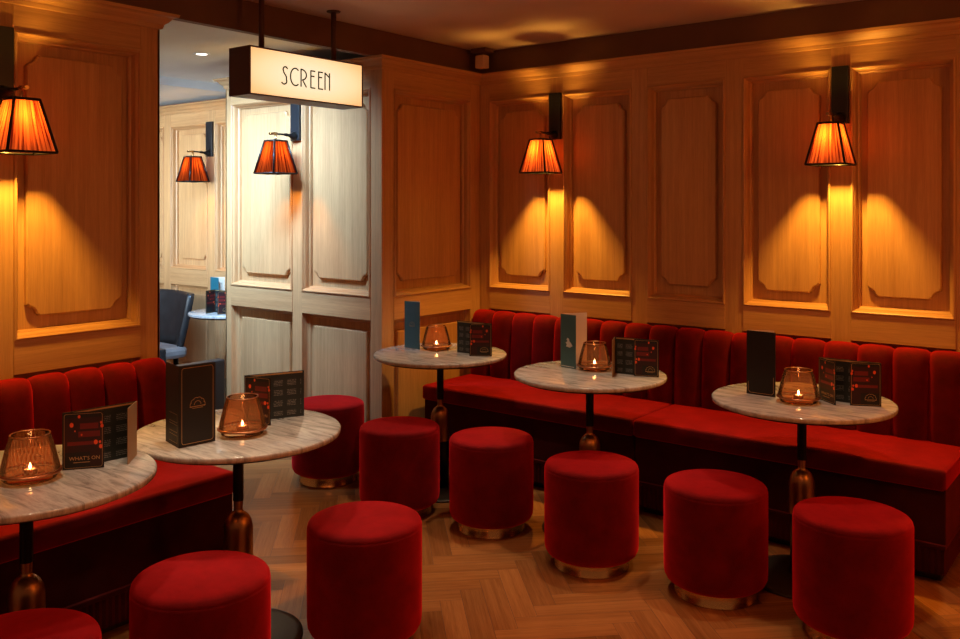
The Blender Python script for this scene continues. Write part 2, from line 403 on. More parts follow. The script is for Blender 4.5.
mb = MB(); mb.box(-5.0, -4.99, YP, YE, 0, 2.386, grain=2); mb.build('end_board', M['oak'], wt)
we = solid('wall_far', -8.2, -5.0, YE+.075, YE+.19, 0, 2.43, M['frieze'])
panelling(we, wmap('y', YE), -8.1, -5.0, [(-8.0,-7.47),(-7.37,-6.83),(-6.73,-6.201),(-6.10,-5.6),(-5.52,-5.06)], ends=(0,0))
solid('beam_opening', XW-.055, XW-.012, -1.3, YW+.074, 2.386, ZC, M['frieze'])
solid('trim_2', XW-.012, 2.2, YW+.012, YW+.074, 2.386, ZC, M['frieze'])
solid('ceiling', XW-.13, 2.3, -1.3, YW+.16, ZC, ZC+.1, M['ceiling'])
solid('ceiling_passage', -5.78, XW-.056, -1.3, YW+.16, 2.48, 2.56, M['white'])
solid('ceiling_lobby', -8.2, -5.78, -1.3, YE+.16, 2.42, 2.5, M['white'])
mb = MB(); mb.box(-5.80, -5.765, -1.3, YP-.02, 2.413, 2.422, grain=1); struct(mb.build('trim_1', M['white']))

# ------------------------------------------------------------------ wall lights
def make_sconce(label, loc, rotz):
    t = thing('wall_sconce', label, 'wall light', loc, rotz, 'pleated red wall lights')
    mb = MB(); mb.box(-.04, .04, -.022, 0, 1.94, 2.223); mb.build('back_plate', M['black_gloss'], t, bevel=.002)
    mb = MB()
    mb.tube([(0,-.02,1.967),(0,-.036,1.967),(0,-.05,1.968),(0,-.07,1.97),(0,-.09,1.972),(0,-.11,1.973),(0,-.16,1.973)], [.030,.026,.014,.0085,.011,.006,.0055], 14)
    mb.build('arm', M['black'], t)
    mb = MB(); mb.tube([(0,-.155,1.974),(0,-.215,1.972)], .0075, 12); mb.tube([(0,-.168,1.982),(0,-.168,1.90)], .007, 12); mb.tube([(0,-.168,1.93),(0,-.168,1.895)],[.017,.015],14); mb.tube([(0,-.168,1.912),(0,-.168,1.909)],[.031,.031],20)  # last disc added inside the shade to cut the upward bulb light
    mb.build('lamp_holder', M['brass'], t)
    w0, w1, z0, z1, cy = .0895, .0458, 1.733, 1.930, -.168
    mb = MB(); n = 22
    for s in range(4):
        a = s*PI/2; d = (math.cos(a), math.sin(a)); e = (-d[1], d[0])
        rows = []
        for w, z in ((w0,z0),(w1,z1)):
            rows.append([(d[0]*(w + (.0016 if k % 2 else 0)*(w/w0)) + e[0]*w*(2*k/n-1), cy + d[1]*(w + (.0016 if k % 2 else 0)*(w/w0)) + e[1]*w*(2*k/n-1), z) for k in range(n+1)])
        for k in range(n):
            mb.face([rows[0][k], rows[0][k+1], rows[1][k+1], rows[1][k]], [(s+k/n,0),(s+(k+1)/n,0),(s+(k+1)/n,1),(s+k/n,1)])
    sh = mb.build('lamp_shade', M['shade'], t, weld=True, fix=False)
    mb = MB(); r = .0058
    cs = lambda w, z: [(w,cy-w,z),(w,cy+w,z),(-w,cy+w,z),(-w,cy-w,z)]
    b0, b1 = cs(w0+.001,z0), cs(w1+.001,z1)
    for k in range(4):
        mb.tube([b0[k], b1[k]], r, 8); mb.tube([b0[k], b0[(k+1)%4]], r*.8, 8); mb.tube([b1[k], b1[(k+1)%4]], r, 8)
    mb.tube([(-w1,cy,z1-.004),(w1,cy,z1-.004)], .002, 6)
    mb.build('shade_trim', M['black'], sh)
    return t
sc0 = make_sconce('red pleated wall light on black plate, on the back wall nearest the room corner', (-2.955, YW, 0), 0)
sc0['label'] = 'red pleated wall light on the back wall, the one beside the room corner'
dup(sc0, (-1.285, YW, 0), 0, 'red pleated wall light on the back wall above the table at the banquette end')
dup(sc0, (XW, 1.546, 0), PI/2, 'red pleated wall light on the side wall, cut by the picture edge')
dup(sc0, (-4.274, YP, 0), 0, 'red pleated wall light on the white-lit panelling under the SCREEN sign')
dup(sc0, (-6.16, YE, 0), 0, 'small red pleated wall light on the far cream panelling through the opening')

def light(name, typ, loc, energy, col, size=.05, rot=None, **kw):
    l = bpy.data.lights.new(name, typ); l.energy = energy; l.color = col
    if typ in ('POINT', 'SPOT'): l.shadow_soft_size = size
    if typ == 'AREA': l.shape = 'RECTANGLE'; l.size, l.size_y = size
    for k, v in kw.items(): setattr(l, k, v)
    o = bpy.data.objects.new(name, l); C.objects.link(o); o.location = loc
    if rot: o.rotation_euler = rot
    return o
BULB = (1, .49, .065)
ZB = 1.733 + .13
for n_, (x, y, e) in enumerate([(-2.955, YW-.168, 64), (-1.285, YW-.168, 64), (XW+.168, 1.546, 58), (-4.274, YP-.168, 18), (-6.16, YE-.168, 14)]):
    light('bulb', 'POINT', (x, y, ZB), e, BULB, .024)

# ------------------------------------------------------------------ sign
def sign():
    x0, x1, y0, y1, z0, z1 = -3.475, -3.324, 2.54, 3.26, 2.047, 2.272
    t = thing('illuminated_sign', 'lit cream box sign reading SCREEN hanging from two rods over the opening', 'sign', (-3.40, 2.9, 2.047))
    O = lambda p: (p[0]+3.40, p[1]-2.9, p[2]-2.047)
    L = lambda x, y, z: O((x, y, z))
    mb = MB(); th = .006
    mb.box(x0, x1-.004, y0, y1, z0, z1, L); f = .007
    for a in ((y0, y1, z0, z0+f), (y0, y1, z1-f, z1), (y0, y0+f, z0+f, z1-f), (y1-f, y1, z0+f, z1-f)):
        mb.box(x1-.004, x1+.003, a[0], a[1], a[2], a[3], L)
    mb.build('sign_box', M['sign_shell'], t)
    mb = MB(); mb.box(x1-.003, x1, y0+f, y1-f, z0+f, z1-f, L); mb.build('lit_face', M['sign_face'], t)
    mb = MB(); W = .0064
    def stroke(pts):
        pts = [(2.728 + a, 2.1145 + b) for a, b in pts]
        for i in range(len(pts)-1):
            (a0,b0),(a1,b1) = pts[i], pts[i+1]
            l = math.hypot(a1-a0, b1-b0)
            if l < 1e-7: continue
            tx, tz = (a1-a0)/l, (b1-b0)/l; nx, nz = -tz*W/2, tx*W/2
            a0 -= tx*W*.3; b0 -= tz*W*.3; a1 += tx*W*.3; b1 += tz*W*.3
            q = [(a0+nx,b0+nz),(a0-nx,b0-nz),(a1-nx,b1-nz),(a1+nx,b1+nz)]
            mb.face([L(x1+.0022, y, z) for y, z in q])
            for j in range(4):
                p, r = q[j], q[(j+1)%4]; mb.face([L(x1+.0022,*p), L(x1+.0022,*r), L(x1,*r), L(x1,*p)])
    H = .083
    arc = lambda cx, cz, rx, rz, a0, a1, n=12: [(cx + rx*math.cos(math.radians(a0+(a1-a0)*k/n)), cz + rz*math.sin(math.radians(a0+(a1-a0)*k/n))) for k in range(n+1)]
    stroke(arc(.021, H-.015, .014, .015, 30, 180, 8) + arc(.034, H*.56, .0, .0, 0, 0, 1)[:0] + [(.012, H-.028), (.027, .036)] + arc(.013, .015, .016, .015, 25, -150, 9))
    stroke(arc(.082, H/2, .030, H/2, 55, 305, 18))
    stroke([(.117, 0), (.117, H)]); stroke([(.117, H)] + arc(.117, H-.026, .034, .026, 90, -75, 12)); stroke([(.127, H-.052), (.150, 0)])
    for ox in (.179, .229):
        stroke([(ox, 0), (ox, H)]); stroke([(ox, H), (ox+.026, H)]); stroke([(ox, H-.026), (ox+.021, H-.026)]); stroke([(ox, 0), (ox+.027, 0)])
    stroke([(.271, 0), (.271, H)]); stroke([(.301, 0), (.301, H)]); stroke([(.271, H), (.301, H-.021)])
    mb.build('lettering', M['black_gloss'], t, weld=False)
    for y in (2.669, 3.127):
        mb = MB(); mb.tube([L(-3.40, y, z1-.002), L(-3.40, y, ZC-.006)], .0135, 14); r = mb.build('hanging_rod', M['sign_shell'], t)
        mb = MB(); mb.lathe([(0,0),(.034,0),(.036,.003),(.036,.006),(0,.006)], 24); mb.build('ceiling_rose', M['sign_shell'], r, loc=L(-3.40, y, ZC-.006))
sign()

t = thing('motion_sensor', 'small beige box sensor on dark bracket high in the room corner', 'sensor', (-3.46, 4.45, 2.40))
mb = MB(); mb.box(-.035, .035, -.03, .03, .012, .094); mb.build('sensor_body', M['sensor'], t, bevel=.006)
mb = MB(); mb.box(-.06, .06, -.045, .045, .110, .137); mb.box(-.02, .02, -.02, .02, .09, .112); mb.build('bracket', M['frieze'], t, bevel=.003)

t = thing('recessed_downlight', 'lit recessed downlight in the white ceiling beyond the opening', 'ceiling light', (-4.745, 3.267, 2.479))
mb = MB(); mb.lathe([(.033,-.001),(.045,-.004),(.050,-.003),(.051,.0008),(.033,.0008)], 32); mb.build('trim_ring', M['white'], t)
mb = MB(); mb.lathe([(0,-.0006),(.033,-.0006),(.033,.0004)], 32); mb.build('lamp_lens', M['down_lens'], t)

# ------------------------------------------------------------------ banquettes
def banquette(label, T, s0, s1, nch, chw, s_first, group, end_hi=False):
    """T maps (s along, q out from the wall, z) to world; channels of width chw start at s_first"""
    t = thing('banquette', label, 'banquette', T(s0, .3, 0), 0, group)
    o0 = Vector(T(s0, .3, 0)); L = lambda s, q, z: tuple(Vector(T(s, q, z)) - o0)
    F = .595; z_s = .475
    # seat cushion with softly rounded edges
    def rounded(s_a, s_b, q_a, q_b, z_a, z_b, r, rows_n=6):
        m_ = MB(); prof = [(0, 0)]
        prof = [(r*.6, z_a)] + [(0, z_a + r*.5)] + [(0, z_b - r)] + [(r - r*math.cos(a*PI/12), z_b - r + r*math.sin(a*PI/12)) for a in range(1, 7)] + [(.10, z_b + .004), (.2, z_b + .006)]
        def ring(i, z):
            pts = []
            for cx, cy, a0 in ((s_a+i+r, q_a+i+r, PI), (s_b-i-r, q_a+i+r, 1.5*PI), (s_b-i-r, q_b-i-r, 0), (s_a+i+r, q_b-i-r, PI/2)):
                rr = max(r - i*.3, .004)
                cx2, cy2 = cx, cy
                for k in range(4):
                    a = a0 + k*PI/6; pts.append(L(cx2 + r*math.cos(a), cy2 + r*math.sin(a), z))
            return pts
        rows = [ring(i, z) for i, z in prof]
        m_.grid(rows, True, close_u=True); m_.face(rows[-1], smooth=True); m_.face(list(reversed(rows[0])))
        return m_
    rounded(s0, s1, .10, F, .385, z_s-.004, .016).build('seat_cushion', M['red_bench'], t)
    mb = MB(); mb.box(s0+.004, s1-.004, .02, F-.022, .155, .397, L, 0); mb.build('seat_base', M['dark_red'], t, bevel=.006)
    mb = MB(); mb.box(s0+.03, s1-.03, .05, F-.07, 0, .156, L, 0); mb.build('plinth', M['joint'], t)
    # bullion fringe round the foot
    mb = MB(); pts = []
    path = [(s0+.008, .05), (s0+.008, F-.012), (s1-.008, F-.012), (s1-.008, .05)]
    for (a0,b0),(a1,b1) in zip(path, path[1:]):
        l = math.hypot(a1-a0, b1-b0); k = max(2, int(l/.012)); nx, ny = (b1-b0)/l*-1, (a1-a0)/l
        for j in range(k):
            d = .004 if j % 2 else 0
            pts.append((a0+(a1-a0)*j/k + nx*d, b0+(b1-b0)*j/k + ny*d))
    pts.append(path[-1])
    rows = [[L(a, b, z) for a, b in pts] for z in (.045, .15)]
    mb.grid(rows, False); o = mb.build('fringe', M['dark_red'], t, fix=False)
    so = o.modifiers.new('th', 'SOLIDIFY'); so.thickness = .006
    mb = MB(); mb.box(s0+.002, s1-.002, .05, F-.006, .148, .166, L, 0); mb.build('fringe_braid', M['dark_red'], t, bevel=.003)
    # channelled back
    mb = MB(); edges = [s_first + k*chw for k in range(nch+1)]; edges[0] = s0; edges[-1] = s1
    prof = [(.150, .455), (.152, .55), (.147, .65), (.140, .75), (.134, .80)]
    for a in range(1, 9):
        an = a*PI/8; prof.append((.134 - .05 + .05*math.cos(an), .80 + .075*math.sin(an)))
    prof += [(.034, .70), (.034, .455)]
    for k in range(nch):
        a, b = edges[k], edges[k+1]; rows = []
        for i, (q, z) in enumerate(prof):
            row = []
            for j in range(11):
                u = -1 + 2*j/10; h = math.sqrt(max(0, 1 - abs(u)**2.6))
                nrm = 1 if i < 5 else max(0, math.cos((i-4)*PI/8)) if i < 13 else 0
                up = 0 if i < 5 else (math.sin((i-4)*PI/8) if i < 13 else 0)
                row.append(L(a + (b-a)*(j/10), q - .030 + .036*h*nrm + .02*(1-nrm)*.5, z - .012*up + .014*h*up))
            rows.append(row)
        mb.grid(rows, True)
        if k in (0, nch-1):
            j = 0 if k == 0 else 10; mb.face([r[j] for r in rows])
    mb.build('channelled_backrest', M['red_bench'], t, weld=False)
    return t
TA = lambda s, q, z: (s, YW - q, z)
TB = lambda s, q, z: (XW + q, s, z)
banquette('red velvet channel-back banquette module filling the corner by the wooden pier', TA, -3.522, -2.121, 9, .1557, -3.522, 'velvet banquettes')
banquette('red velvet channel-back banquette module with the free end, along the back wall', TA, -2.117, -.712, 9, .1561, -2.117, 'velvet banquettes')
banquette('red velvet channel-back banquette along the side wall, ending at the passage opening', TB, -.11, 2.195, 16, .1440, -.11, 'velvet banquettes')

# ------------------------------------------------------------------ tables
def make_table(label, loc):
    t = thing('bistro_table', label, 'table', loc, 0, 'round marble tables')
    R = .36
    mb = MB(); mb.lathe([(0,.719),(R-.006,.719),(R-.001,.721),(R,.725),(R,.734),(R-.002,.738),(R-.007,.740),(0,.740)], 96); mb.build('marble_top', M['marble'], t)
    mb = MB(); mb.lathe([(0,.709),(R-.03,.709),(R-.022,.7185),(0,.7185)], 64); mb.build('under_board', M['black'], t)
    mb = MB(); mb.lathe([(.0185,.49),(.0185,.700),(.06,.704),(.06,.7095),(0,.7095)], 28); mb.build('stem', M['black'], t)
    mb = MB(); mb.lathe([(.0,.502),(.0165,.502),(.0165,.49),(.0155,.46),(.0165,.452),(.026,.446),(.038,.434),(.046,.418),(.050,.400),(.051,.38),(.051,.275),(.049,.268),(0,.268)], 36); mb.build('bottle_sleeve', M['bronze'], t)
    mb = MB(); mb.lathe([(.046,.27),(.046,.02),(0,.02)], 32); mb.build('lower_column', M['black'], t)
    mb = MB(); mb.lathe([(0,.0005),(.222,.0005),(.226,.004),(.224,.010),(.20,.014),(.06,.022),(0,.022)], 64); mb.build('base_plate', M['plate'], t)
    return t
TBL = {1: (-2.646, 1.226), 2: (-2.61, 1.947), 3: (-3.123, 3.647), 4: (-2.18, 3.638), 5: (-1.20, 3.690)}
tb = make_table('round marble table at the side banquette, cut by the picture edge', (*TBL[1], 0))
dup(tb, (*TBL[2], 0), 0, 'round marble table at the side banquette end, carrying the boxy black menu')
dup(tb, (*TBL[3], 0), 0, 'round marble table in the corner beside the wooden pier')
dup(tb, (*TBL[4], 0), 0, 'round marble table in the middle of the back banquette row')
dup(tb, (*TBL[5], 0), 0, 'round marble table at the free end of the back banquette')
ft = dup(tb, (-5.46, 4.0, 0), 0, 'small pale round table beyond the opening, beside the black chair', 'furniture beyond the opening')
ft.scale = (.82, .82, 1.03)

# ------------------------------------------------------------------ stools
def make_stool(label, loc):
    t = thing('pouf_stool', label, 'stool', loc, 0, 'red velvet drum stools')
    mb = MB()
    pr = [(0,.052),(.165,.052),(.180,.055),(.191,.063),(.1985,.078),(.2005,.10),(.2010,.24),(.2010,.408),(.2004,.4145),(.1985,.4165),(.1990,.4185),(.1975,.425),(.193,.431),(.184,.4355),(.168,.438),(.14,.440),(.08,.4415),(.03,.442),(0,.442)]
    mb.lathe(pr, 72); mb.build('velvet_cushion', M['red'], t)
    mb = MB(); mb.lathe([(.158,.055),(.158,.006),(.160,.004),(.160,0),(.150,0),(.150,.055)], 64); mb.build('brass_base_ring', M['brass'], t)
    return t
S = [((-1.96, 3.284), 'red velvet drum stool in front of the middle table of the back row'),
     ((-2.561, 3.366), 'red velvet drum stool between the corner table and the middle table'),
     ((-3.056, 3.256), 'red velvet drum stool in front of the corner table by the pier'),
     ((-1.428, 3.345), 'red velvet drum stool between the middle table and the banquette end table'),
     ((-.901, 3.314), 'red velvet drum stool in front of the banquette end table'),
     ((-2.236, 2.204), 'red velvet drum stool alone in the middle of the parquet'),
     ((-2.278, 1.568), 'bright red velvet drum stool in front of the table with the boxy black menu'),
     ((-2.298, 1.037), 'red velvet drum stool barely showing at the bottom edge under the candle table'),
     ((-3.735, 3.395), 'red velvet drum stool standing against the white-lit panelling of the passage')]
st = None
for p, lab in S:
    st0 = make_stool(lab, (*p, 0)) if st is None else dup(st, (*p, 0), random.random()*6, lab)
    st = st or st0

# ------------------------------------------------------------------ candle holders and tea lights
def make_holder(label, loc, lattice=False):
    t = thing('candle_holder', label, 'candle holder', loc, 0, 'amber candle holders')
    mb = MB()
    outer = [(.079,.022),(.0805,.030),(.077,.045),(.066,.090),(.055,.126),(.0535,.130)]
    inner = [(.0515,.130),(.053,.125),(.064,.090),(.075,.045),(.0785,.030),(.077,.022)]
    mb.lathe(outer + inner + [outer[0]], 48); mb.build('glass_shade', M['amber_lattice' if lattice else 'amber'], t)
    mb = MB(); mb.lathe([(.0,.0005),(.066,.0005),(.072,.004),(.075,.014),(.074,.0185),(.066,.015),(.0,.012)], 48); mb.build('glass_base', M['amber'], t)
    mb = MB()
    for k in range(1):
        mb.lathe([(.0815 + .0045*math.cos(a*PI/6), .0225 + .0042*math.sin(a*PI/6)) for a in range(13)], 48)
    mb.build('copper_band', M['copper'], t)
    mb = MB(); mb.lathe([(.0530 + .0022*math.cos(a*PI/4), .1305 + .0018*math.sin(a*PI/4)) for a in range(9)], 40); mb.build('rim', M['copper'], t)
    return t
def make_tealight(label, loc):
    t = thing('tea_light', label, 'candle', loc, 0, 'lit tea lights')
    mb = MB(); mb.lathe([(0,.0),(.0185,.0),(.0195,.002),(.0195,.0185),(.0188,.0185),(.0185,.015)], 28); mb.build('cup', M['copper'], t)
    mb = MB(); mb.lathe([(.0185,.002),(.0185,.0155),(.012,.0165),(0,.016)], 28); mb.build('wax', M['wax'], t)
    mb = MB(); mb.lathe([(0,.0165),(.0028,.0190),(.0037,.0225),(.0026,.028),(.0010,.033),(0,.036)], 12); mb.build('flame', M['flame'], t)
    return t
CND = [(1, (-2.612, 1.221), 'table cut by the picture edge'), (2, (-2.5475, 1.918), 'table with the boxy black menu'), (3, (-3.215, 3.722), 'corner table by the pier'),
       (4, (-2.208, 3.730), 'middle table of the back row'), (5, (-1.1906, 3.6197), 'banquette end table')]
h_l = h_p = tl = None
for k, (x, y), w in CND:
    loc = (x, y, .7403)
    lab = ('amber lattice-glass candle holder on the marble ' if k < 3 else 'amber glass candle holder on the marble ') + w
    if k < 3: h_l = make_holder(lab, loc, True) if not h_l else dup(h_l, loc, 0, lab)
    else: h_p = make_holder(lab, loc) if not h_p else dup(h_p, loc, 0, lab)
    l2 = 'lit white tea light inside the amber holder on the ' + w
    loc2 = (x, y, .7403 + .0125)
    light('candle_glow', 'POINT', (x, y, loc2[2] + .052), .11, (1, .55, .22), .008)
    tl = make_tealight(l2, loc2) if not tl else dup(tl, loc2, 0, l2)

# ------------------------------------------------------------------ menus and cards
class Leaf:
    """an upright card leaf from p0 to p1 (floor points), with print on the side that faces 'to'"""
    def __init__(s, base, p0, p1, h, th=.0022, to=(0,0)):
        s.b = Vector(base); s.p0 = Vector((*p0, base[2])) - s.b; s.p1 = Vector((*p1, base[2])) - s.b
        s.d = (s.p1 - s.p0); s.w = s.d.length; s.d.normalize(); s.h = h; s.th = th
        n = Vector((s.d.y, -s.d.x, 0)); mid = s.b + (s.p0 + s.p1)/2
        if n.dot(Vector((to[0], to[1], mid.z)) - mid) < 0: n = -n
        s.n = n
        # u runs along the direction the reader sees from the print side, starting at its own left edge
        s.flip = s.d.cross(Vector((0,0,1))).dot(n) < 0
    def P(s, u, z, o=0):
        a = s.p1 - s.d*u if s.flip else s.p0 + s.d*u
        return tuple(a + s.n*(s.th/2 + o) + Vector((0,0,z)))
    def mesh(s, mb=None):
        mb = mb or MB(); n = s.n*s.th/2
        q = [s.p0+n, s.p1+n, s.p1-n, s.p0-n]; up = Vector((0,0,s.h))
        uf = [(1,0),(0,0),(0,1),(1,1)] if s.flip else [(0,0),(1,0),(1,1),(0,1)]
        for i in range(4): mb.face([q[i], q[(i+1)%4], q[(i+1)%4]+up, q[i]+up], uf if i == 0 else [(0,0)]*4)
        mb.face([p+up for p in q]); mb.face(list(reversed(q)))
        return mb
    def rect(s, mb, u0, u1, z0, z1, mi=0, o=.0004):
        mb.face([s.P(u0,z0,o), s.P(u1,z0,o), s.P(u1,z1,o), s.P(u0,z1,o)], mi=mi)
    def line(s, mb, pts, w, mi=0, o=.0006):
        for (a0,b0),(a1,b1) in zip(pts, pts[1:]):
            l = math.hypot(a1-a0, b1-b0)
            if l < 1e-6: continue
            nx, nz = -(b1-b0)/l*w/2, (a1-a0)/l*w/2
            mb.face([s.P(a0+nx,b0+nz,o), s.P(a1+nx,b1+nz,o), s.P(a1-nx,b1-nz,o), s.P(a0-nx,b0-nz,o)], mi=mi)
    def border(s, mb, m=.008, r=.008, w=.0012, sides='all', mi=0):
        W, H = s.w, s.h; pts = []
        for cx, cz, a0 in ((m+r, m+r, 180), (W-m-r, m+r, 270), (W-m-r, H-m-r, 0), (m+r, H-m-r, 90)):
            pts += [(cx + r*math.cos(math.radians(a0+k*30)), cz + r*math.sin(math.radians(a0+k*30))) for k in range(4)]
        s.line(mb, pts + [pts[0]], w, mi)
    def crest(s, mb, cu, cz, k=1, mi=0):
        arc = lambda r, a0, a1, dx=0, dz=0: [(cu + dx + r*k*math.cos(math.radians(a0+(a1-a0)*i/10)), cz + dz + r*k*math.sin(math.radians(a0+(a1-a0)*i/10))) for i in range(11)]
        w = .0011*k
        for a in (0, 36, 72, 108, 144, 180):
            s.line(mb, arc(.007, a-60, a+60, .013*k*math.cos(math.radians(a)), .011*k*math.sin(math.radians(a))), w, mi)
        s.line(mb, arc(.009, 0, 180), w, mi); s.line(mb, [(cu-.021*k, cz-.004*k), (cu+.021*k, cz-.004*k)], w*1.4, mi)
        s.line(mb, [(cu-.014*k, cz-.008*k), (cu+.014*k, cz-.008*k)], w, mi)

def words(text, leaf, u, z, size, m, parent):
    cu = bpy.data.curves.new('lettering', 'FONT'); cu.body = text; cu.size = size; cu.resolution_u = 2
    o = bpy.data.objects.new('tmp', cu); C.objects.link(o)
    dg = bpy.context.evaluated_depsgraph_get(); me = bpy.data.meshes.new_from_object(o.evaluated_get(dg))
    bpy.data.objects.remove(o)
    for v in me.vertices: v.co = leaf.P(u + v.co.x, z + v.co.y, .0007)
    me.materials.clear(); me.materials.append(m)
    r = bpy.data.objects.new('lettering', me); C.objects.link(r); r.parent = parent

def room_picture(leaf, parent, mirror=False):
    """printed photograph of a dark red room"""
    mb = MB(); W, H = leaf.w, leaf.h; f = (lambda u: W-u) if mirror else (lambda u: u)
    def R(u0, u1, z0, z1, mi, o=.0005):
        a, b = sorted((f(u0*W), f(u1*W))); leaf.rect(mb, a, b, z0*H, z1*H, mi, o)
    R(.06, .99, .30, .90, 0, .0004)
    R(.42, .86, .70, .80, 1); R(.38, .90, .56, .66, 1); R(.12, .80, .42, .485, 1); R(.66, .95, .05, .40, 0); R(.14, .6, .33, .42, 0)
    for u, z, a in ((.22,.78,.05),(.40,.92,.035),(.93,.80,.03),(.95,.74,.04),(.80,.46,.05),(.92,.38,.045),(.90,.46,.03),(.46,.60,.022),(.30,.67,.018)):
        n = 8; q = [(f(u*W) + a*W*math.cos(2*PI*k/n), z*H + a*W*1.3*math.sin(2*PI*k/n)) for k in range(n)]
        mb.face([leaf.P(x, y, .0007) for x, y in q], mi=2)
    mb.build('printed_picture', [M['ink_deep'], M['ink_red'], M['ink_orange']], parent, weld=False, fix=False)

def gate_card(label, group, L, R, lf, rf, h=.172, to=(0,0), title=True, inside=''):
    base = ((L[0]+R[0])/2, (L[1]+R[1])/2, .7403)
    t = thing('folded_card', label, 'menu card', base, 0, group)
    bk = Leaf(base, L, R, h, to=to); bo = bk.mesh().build('back_panel', M['text_card'], t)
    W = bk.w
    mb = MB(); bk.rect(mb, W*.03, W*.97, h*.955, h*.985); mb.build('gilt_edge', M['gold'], bo, weld=False, fix=False)
    for q, fr, mir in ((L, lf, False), (R, rf, True)):
        if fr is None: continue
        lv = Leaf(base, q, fr, h, to=to)
        if ('R' if mir else 'L') in inside:
            lv.mesh().build('open_flap', M['tan'], t); continue
        cv = lv.mesh().build('cover_flap', M['card'], t)
        room_picture(lv, cv, mir)
        mb = MB(); lv.border(mb, .005, .006, .0010); mb.build('gold_border', M['gold'], cv, weld=False, fix=False)
        if not mir and title:
            words("WHAT'S ON", lv, lv.w*.16, h*.16, .0155, M['gold'], cv)
            mb = MB(); lv.rect(mb, lv.w*.26, lv.w*.66, h*.115, h*.125); mb.build('gold_rule', M['gold'], cv, weld=False, fix=False)
        if mir:
            mb = MB(); lv.crest(mb, lv.w*.66, h*.17, 1.05); mb.build('gold_emblem', M['gold'], cv, weld=False, fix=False)
    return t
G = 'folded programme cards'
gate_card('wide black folded card with red room picture, on the table cut by the picture edge', G, (-2.6191,1.3195), (-2.5976,1.5481), (-2.552,1.414), (-2.523,1.474), inside='R')
gate_card('wide black folded card behind the candle, on the table with the boxy menu', G, (-2.6802,2.0269), (-2.588,2.230), (-2.566,2.055), None)
gate_card('wide black folded card on the corner table by the pier', G, (-3.066,3.7234), (-2.8324,3.7258), None, (-2.930,3.660))
gate_card('wide black folded card on the middle table of the back row', G, (-2.0875,3.7139), (-1.872,3.741), (-2.040,3.606), (-1.980,3.704), inside='L')
gate_card('wide black folded card on the banquette end table', G, (-1.1427,3.7282), (-.9045,3.7362), (-1.0542,3.6500), (-1.0085,3.6841))

def tall_card(label, spine, front, back, h, mfront, mback, mode, to=(0,0), z=.7403):
    base = (*spine, z); t = thing('menu_card', label, 'menu', base, 0, 'tall folded drinks menus')
    lf = Leaf(base, spine, front, h, to=to); fo = lf.mesh().build('front_leaf', mfront, t)
    lb = Leaf(base, spine, back, h, to=to); bo = lb.mesh().build('rear_leaf', mback, t)
    mb = MB()
    if mode == 'crest': lf.crest(mb, lf.w*.5, h*.50, 1.0); mb.build('gold_emblem', M['gold'], fo, weld=False, fix=False)
    if mode == 'figure':
        # an irregular silver splash of a figure above a fine silver rule
        q = [(.36,.40),(.62,.385),(.80,.42),(.70,.47),(.60,.50),(.56,.55),(.46,.565),(.40,.53),(.46,.50),(.34,.47),(.42,.44)]
        mb.face([lf.P(u*lf.w, v*h, .0007) for u, v in q])
        mb.build('silver_print', M['silver'], fo, weld=False, fix=False)
        mb = MB(); lf.rect(mb, .06*lf.w, .9*lf.w, .025*h, .035*h); mb.build('silver_rule', M['silver'], fo, weld=False, fix=False)
    if mode == 'corner':
        m_ = .008
        lf.line(mb, [(m_, .2*h), (m_, m_+.008), (m_+.008, m_), (lf.w-m_-.008, m_), (lf.w-m_, m_+.008), (lf.w-m_, .30*h)], .0016)
        mb.build('gold_border', M['gold'], fo, weld=False, fix=False)
        mb = MB(); lf.crest(mb, lf.w*.62, h*.42, .6); mb.build('gold_emblem', M['ink_deep'], fo, weld=False, fix=False)
    return t
tall_card('tall teal folded menu with gold emblem on the corner table by the pier', (-3.3949,3.658), (-3.2797,3.656), (-3.31,3.69), .262, M['teal'], M['cream'], 'crest')
tall_card('tall teal folded menu with silver print on the middle table of the back row', (-2.381,3.697), (-2.283,3.680), (-2.305,3.818), .262, M['teal'], M['cream'], 'figure')
tall_card('tall plain black folded menu standing on the banquette end table', (-1.4193,3.6535), (-1.2939,3.6465), (-1.318,3.700), .268, M['card'], M['cream'], 'corner')
def box_menu():
    a, b, c = (-2.675, 1.702), (-2.5583, 1.6751), (-2.545, 1.805); d = (-2.66, 1.835)
    base = (*b, .7403); h = .268
    t = thing('menu_card', 'boxy black three-fold menu with gold frame on the side banquette end table', 'menu', base, 0, 'tall folded drinks menus')
    for p, q, nm in ((a, b, 'side_leaf'), (b, c, 'front_leaf')):
        lv = Leaf(base, p, q, h); o = lv.mesh().build(nm, M['card'], t)
        if nm == 'rear_leaf': continue
        mb = MB()
        if nm == 'front_leaf':
            lv.border(mb, .009, .008, .0014); mb.build('gold_border', M['gold'], o, weld=False, fix=False)
            mb = MB(); lv.crest(mb, lv.w*.5, h*.50, 1.35); mb.build('gold_emblem', M['gold'], o, weld=False, fix=False)
        else:
            for z0, z1 in ((.05, .14), (.18, .27), (.30, .40)):
                lv.line(mb, [(.3*lv.w, z0*h), (.9*lv.w, z0*h), (.9*lv.w, z1*h), (.3*lv.w, z1*h)], .001)
            mb.build('gold_panels', M['gold'], o, weld=False, fix=False)
box_menu()
zt = .74*1.03 + .0005
tall_card('bright teal menu card on the small table beyond the opening', (-5.60,3.93), (-5.50,3.93), (-5.51,3.99), .25, M['teal_bright'], M['cream'], 'none', z=zt)
gc = gate_card('small red and black folded card on the table beyond the opening', 'furniture beyond the opening', (-5.50,3.90), (-5.32,3.90), (-5.47,3.80), (-5.36,3.82), .165, title=False)
gc.location.z = zt

